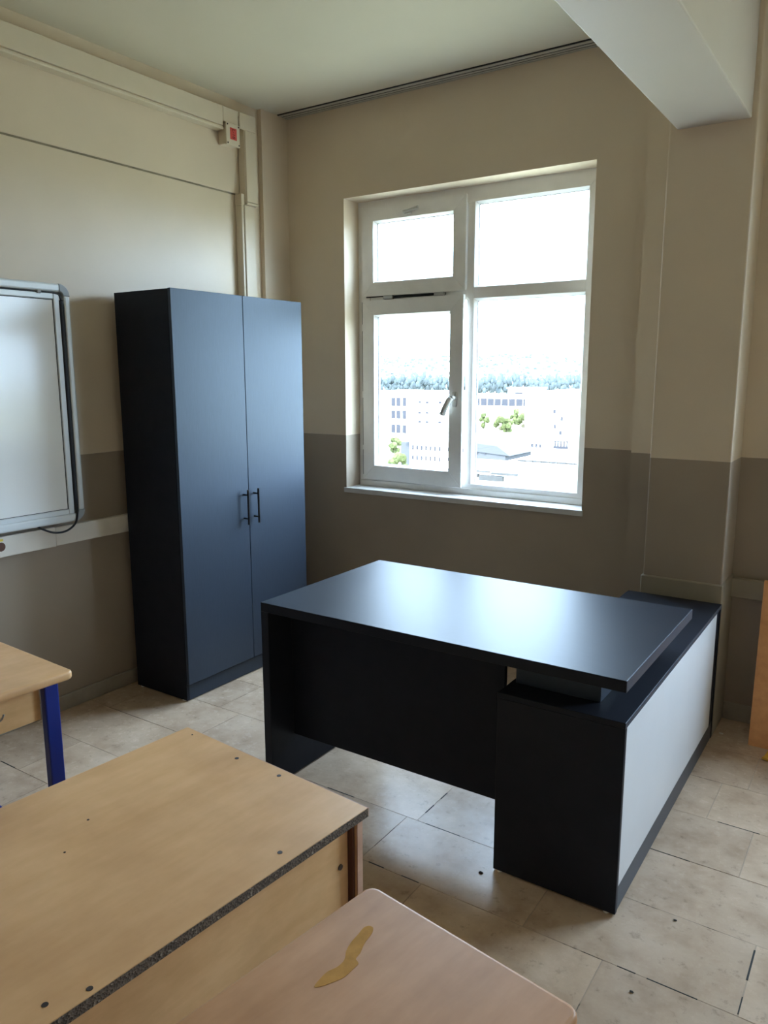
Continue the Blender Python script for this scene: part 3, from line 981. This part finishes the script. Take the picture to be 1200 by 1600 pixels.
w = [bm.verts.new(p) for p in ((-0.352, 3.409, 0.004), (-0.182, 3.366, 0.004), (-0.162, 3.436, 0.004), (-0.330, 3.474, 0.004))]
bm.faces.new(v)
bm.faces.new(list(reversed(w)))
for i in range(4):
    bm.faces.new((v[i], w[i], w[(i + 1) % 4], v[(i + 1) % 4]))
yo = obj("yellow_wedge", bm, 'yellow')
tag(yo, "small yellow wedge on the floor before the leaning board", "plastic piece")


def crumb(x, y, r, mat, label, seed):
    rr = random.Random(seed)
    bm = bmesh.new()
    bmesh.ops.create_icosphere(bm, subdivisions=1, radius=r)
    for v in bm.verts:
        v.co = Vector((v.co.x * rr.uniform(0.7, 1.7), v.co.y * rr.uniform(0.6, 1.1), max(-0.4 * r, v.co.z * 0.5)))
    zmin = min(v.co.z for v in bm.verts)
    o = obj("floor_debris", bm, mat)
    o.location = (x, y, -zmin)
    tag(o, label, "debris")


crumb(-1.005, 2.07, 0.007, 'debris', "black scrap on the floor left of the side cabinet", 1)
crumb(-0.42, 2.19, 0.005, 'debris', "small dark crumb on the floor right of the white panel", 2)
crumb(-0.45, 1.845, 0.005, 'debris', "dark crumb on the floor between desk and nearest table", 3)
crumb(-0.545, 3.56, 0.008, 'chalk', "pale plaster crumb at the foot of the pillar", 4)

# ------------------------------------------------------------------ the town outside
GZ = -9.0
bm = box(-700, 500, 6.0, 900, GZ - 1.0, GZ)
tag(obj("ground", bm, 'o_ground'), "bright dry ground of the town outside", "ground")['kind'] = 'structure'


def building(name, label, x0, x1, y0, depth, ztop, mat='o_white', wins=(), roof_lip=0.5, extra=None):
    L = ((x0 + x1) / 2, y0 + depth / 2, GZ)
    t = thing(name, label, "building", L)
    wl = obj("wall", box(x0, x1, y0, y0 + depth, GZ, ztop), mat, t, L)
    obj("parapet", box(x0 - 0.25, x1 + 0.25, y0 - 0.25, y0 + depth, ztop, ztop + roof_lip), mat, t, L)
    for (a, b_, c, d) in wins:
        obj("window", box(a, b_, y0 - 0.06, y0 + 0.05, c, d), 'o_win', t, L)
    return t, L


# white apartment block, left
wA = []
for zt in (-2.5, -4.6, -7.0):
    for xx in (-71.9, -70.9, -69.7):
        wA.append((xx, xx + 0.75, zt - 1.4, zt))
for zt in (-3.0, -4.7, -6.2):
    for xx in (-66.6, -65.2, -62.8, -60.6):
        wA.append((xx, xx + 0.5, zt - 0.35, zt))
building("apartment_block", "tall white apartment block seen through the left sash", -74.5, -60.5, 110, 8, -1.9, 'o_white', wA)
# low white hall with two rows of little windows
wB = []
for zt in (-5.1, -6.05):
    for i in range(12):
        xx = -38.2 + i * 0.48
        if i != 7:
            wB.append((xx, xx + 0.17, zt - 0.42, zt))
t, L = building("school_hall", "low white hall with two rows of small windows", -38.5, -31.6, 62, 12, -4.75, 'o_white', wB, 0.2)
obj("side_wall", box(-39.6, -38.5, 62.2, 70, GZ, -4.9), 'o_blue', t, L)
# big white block on the right
wC = []
for xx, zt in ((-33.4, -2.6), (-32.5, -3.4), (-33.3, -4.3), (-32.6, -5.0), (-36.0, -6.6), (-35.5, -6.6), (-35.0, -6.6)):
    wC.append((xx, xx + 0.28, zt - 0.42, zt))
t, L = building("office_block", "broad white block behind the right lower pane", -36.9, -29.0, 85, 16, -1.0, 'o_white', wC, 0.4)
obj("balcony_rail", box(-33.1, -31.4, 84.6, 84.75, -6.22, -6.1), 'o_win', t, L)
obj("balcony_rail", box(-33.1, -31.4, 84.6, 84.75, -7.0, -6.72), 'o_win', t, L)
for i in range(5):
    obj("baluster", box(-33.0 + i * 0.36, -32.88 + i * 0.36, 84.6, 84.72, -6.75, -6.2), 'o_win', t, L)
# long far building with a blue band of glass
t, L = building("long_hall", "long far white hall with a dark glass band", -92, -71.0, 170, 10, -4.2, 'o_white', (), 0.5)
for i in range(8):
    xa = -87.2 + i * 1.85
    obj("window", box(xa, xa + 1.6, 169.9, 170.05, -6.2, -4.55), 'o_win', t, L)
building("white_house", "small far white house above the long hall", -87.5, -80.0, 190, 8, -2.6, 'o_white', ((-85.5, -82.0, -4.1, -3.5),), 0.3)
# pale blue gabled shed
L = (-26.7, 58, GZ)
t = thing("gabled_shed", "pale blue gabled shed below the trees", "building", L)
obj("wall", box(-28.6, -25.4, 55, 60, GZ, -4.5), 'o_blue', t, L)
obj("roof", prism(bmesh.new(), [(-28.8, -4.5), (-25.0, -4.75), (-26.1, -4.05), (-28.8, -3.85)], 54.9, 60.2, axis='Y'), 'o_blue', t, L)
for xx in (-27.9, -27.2):
    obj("window", box(xx, xx + 0.12, 54.93, 55.05, -4.75, -4.45), 'o_win', t, L)
# near flat roofs with dark sheet strips
L = (-14.5, 44, GZ)
t = thing("flat_roof_building", "white flat-roofed building with a grey canopy strip", "building", L)
obj("wall", box(-19.5, -8.0, 40.2, 50, GZ, -3.6), 'o_white', t, L)
for i in range(9):
    xa = -17.75 + i * 0.48
    obj("canopy_panel", box(xa, xa + 0.44, 40.0, 40.2, -3.58, -3.2), 'o_roof', t, L)
obj("roof_hatch", box(-15.6, -15.1, 39.9, 40.2, -3.98, -3.58), 'o_roof', t, L)
L = (-15.2, 35, GZ)
t = thing("sheet_roof_building", "near white roof with grey ribbed sheets", "building", L)
obj("wall", box(-20, -9, 32.2, 38, GZ, -3.05), 'o_white', t, L)
for xa, xb, za, zb in ((-16.3, -15.6, -2.9, -2.86), (-15.5, -14.2, -2.96, -2.90), (-16.1, -14.9, -3.26, -3.06), (-16.6, -16.15, -3.12, -3.02)):
    obj("roof_sheet", box(xa, xb, 32.0, 32.2, za - 0.04, zb), 'o_roof', t, L)


# trees
def crown_mesh(name, seed, blobs, sub=2, rough=0.28):
    rr = random.Random(seed)
    bm = bmesh.new()
    for (cx, cyy, cz, r) in blobs:
        res = bmesh.ops.create_icosphere(bm, subdivisions=sub, radius=r)
        for v in res['verts']:
            v.co *= 1 + rr.uniform(-rough, rough)
            v.co += Vector((cx, cyy, cz))
    me = bpy.data.meshes.new(name)
    bm.to_mesh(me)
    bm.free()
    return me


def blobset(seed, n, rx, rz, r):
    rr = random.Random(seed)
    out = []
    for i in range(n):
        a, h = rr.uniform(0, 6.28), rr.uniform(0.0, 1.0)
        k = (1 - abs(h - 0.4) * 1.3) * rx * rr.uniform(0.4, 1)
        out.append((k * math.cos(a), k * math.sin(a), h * rz, r * rr.uniform(0.6, 1.1)))
    return out


crownA = [crown_mesh("crown", s, blobset(s, 14, 1.0, 1.6, 0.45)) for s in (1, 2, 3)]
for me in crownA:
    me.materials.append(M['o_leaf'])
crownF = [crown_mesh("crown", s, blobset(s, 9, 0.9, 1.9, 0.5), 2, 0.10) for s in (11, 12, 13, 14)]
for me in crownF:
    me.materials.append(M['o_far_leaf'])
tb = bmesh.new()
cyl(tb, (0, 0, 0), (0, 0, 1), 0.12, 0.08, 8)
trunk_me = bpy.data.meshes.new("trunk")
tb.to_mesh(trunk_me)
tb.free()
trunk_me.materials.append(M['o_bark'])


def tree(name, label, x, y, zb, zt, wid, meshes, k, group=None):
    """zb: height where the crown starts, zt: its top"""
    t = thing(name, label, "tree", (x, y, GZ), random.uniform(0, 6.28), group)
    c = bpy.data.objects.new("crown", meshes[k % len(meshes)])
    COL.objects.link(c)
    c.parent = t
    s = (zt - zb) / 2.2
    c.location = (0, 0, zb - GZ + 0.3 * s)
    c.scale = (wid / 2.4, wid / 2.4, s)
    tr = bpy.data.objects.new("trunk", trunk_me)
    COL.objects.link(tr)
    tr.parent = t
    tr.scale = (wid * 0.35, wid * 0.35, zb - GZ + 0.8 * s)
    return t


tree("leafy_tree", "upper of two leafy trees left of the small-windowed hall", -35.0, 54, -5.0, -3.6, 1.6, crownA, 0, "trees by the low hall")
tree("leafy_tree", "lower leafy tree just before the small-windowed hall", -33.6, 52.5, -6.3, -4.7, 1.7, crownA, 1, "trees by the low hall")
for i, (x, zt, w_) in enumerate(((-61.5, -5.2, 2.2), (-59.8, -5.9, 2.4), (-58.3, -4.8, 2.3), (-57.0, -6.0, 2.6), (-55.4, -5.3, 2.6), (-53.8, -5.0, 2.3), (-52.6, -5.2, 2.2))):
    tree("leafy_tree", "%s leafy tree from the left in the row beside the broad white block" % ("first", "second", "third", "fourth", "fifth", "sixth", "seventh")[i], x, 124 + (i % 3) * 3, zt - 2.8, zt, w_, crownA, i, "row of trees beside the broad white block")
rb = random.Random(21)
for i in range(66):
    f = i / 65
    yp = 300 + (i % 4) * 9
    x = (-206 + f * 104) * yp / 300 + rb.uniform(-0.3, 0.3)
    zt = -0.3 + rb.uniform(-1.6, 1.2)
    tree("pine_tree", "dark pine in the long belt of trees below the hill", x, yp, -9.0, zt, rb.uniform(4.2, 5.4), crownF, i, "pine belt below the hill")
# hill
bm = bmesh.new()
nx, ny = 60, 16
grid = []
for j in range(ny + 1):
    row = []
    for i in range(nx + 1):
        x = -620 + 620 * i / nx
        y = 345 + 420 * j / ny
        u = j / ny
        crest = 17.5 - max(0, (x + 300)) * 0.12 + 2.5 * math.sin(x * 0.02) + 1.2 * math.sin(x * 0.07 + 1)
        z = GZ + (crest * y / 600 - GZ) * (0.5 - 0.5 * math.cos(math.pi * min(1, u * 1.15)))
        row.append(bm.verts.new((x, y, z)))
    grid.append(row)
for j in range(ny):
    for i in range(nx):
        bm.faces.new((grid[j][i], grid[j][i + 1], grid[j + 1][i + 1], grid[j + 1][i]))
hill = obj("hill", bm, 'o_hill', smooth=True)
tag(hill, "pale dry hillside on the skyline outside the window", "hill")
hill['kind'] = 'structure'
# scattered scrub on the hill: uncountable specks
bm = bmesh.new()
rs = random.Random(5)
for i in range(420):
    u = rs.random() ** 0.8
    y = 352 + 300 * u
    x = (-0.70 + 0.36 * rs.random()) * y
    crest = 17.5 - max(0, (x + 300)) * 0.12 + 2.5 * math.sin(x * 0.02) + 1.2 * math.sin(x * 0.07 + 1)
    uu = (y - 345) / 420
    z = GZ + (crest * y / 600 - GZ) * (0.5 - 0.5 * math.cos(math.pi * min(1, uu * 1.15)))
    r = bmesh.ops.create_icosphere(bm, subdivisions=1, radius=rs.uniform(0.8, 1.9))
    sx = rs.uniform(0.8, 1.6)
    for v in r['verts']:
        v.co = Vector((v.co.x * sx, v.co.y, v.co.z * 1.1)) * rs.uniform(0.85, 1.15) + Vector((x, y, z + 0.6))
sc_ = obj("hill_scrub", bm, 'o_far_leaf')
tag(sc_, "scattered dark scrub dotting the hillside", "scrub")
sc_['kind'] = 'stuff'
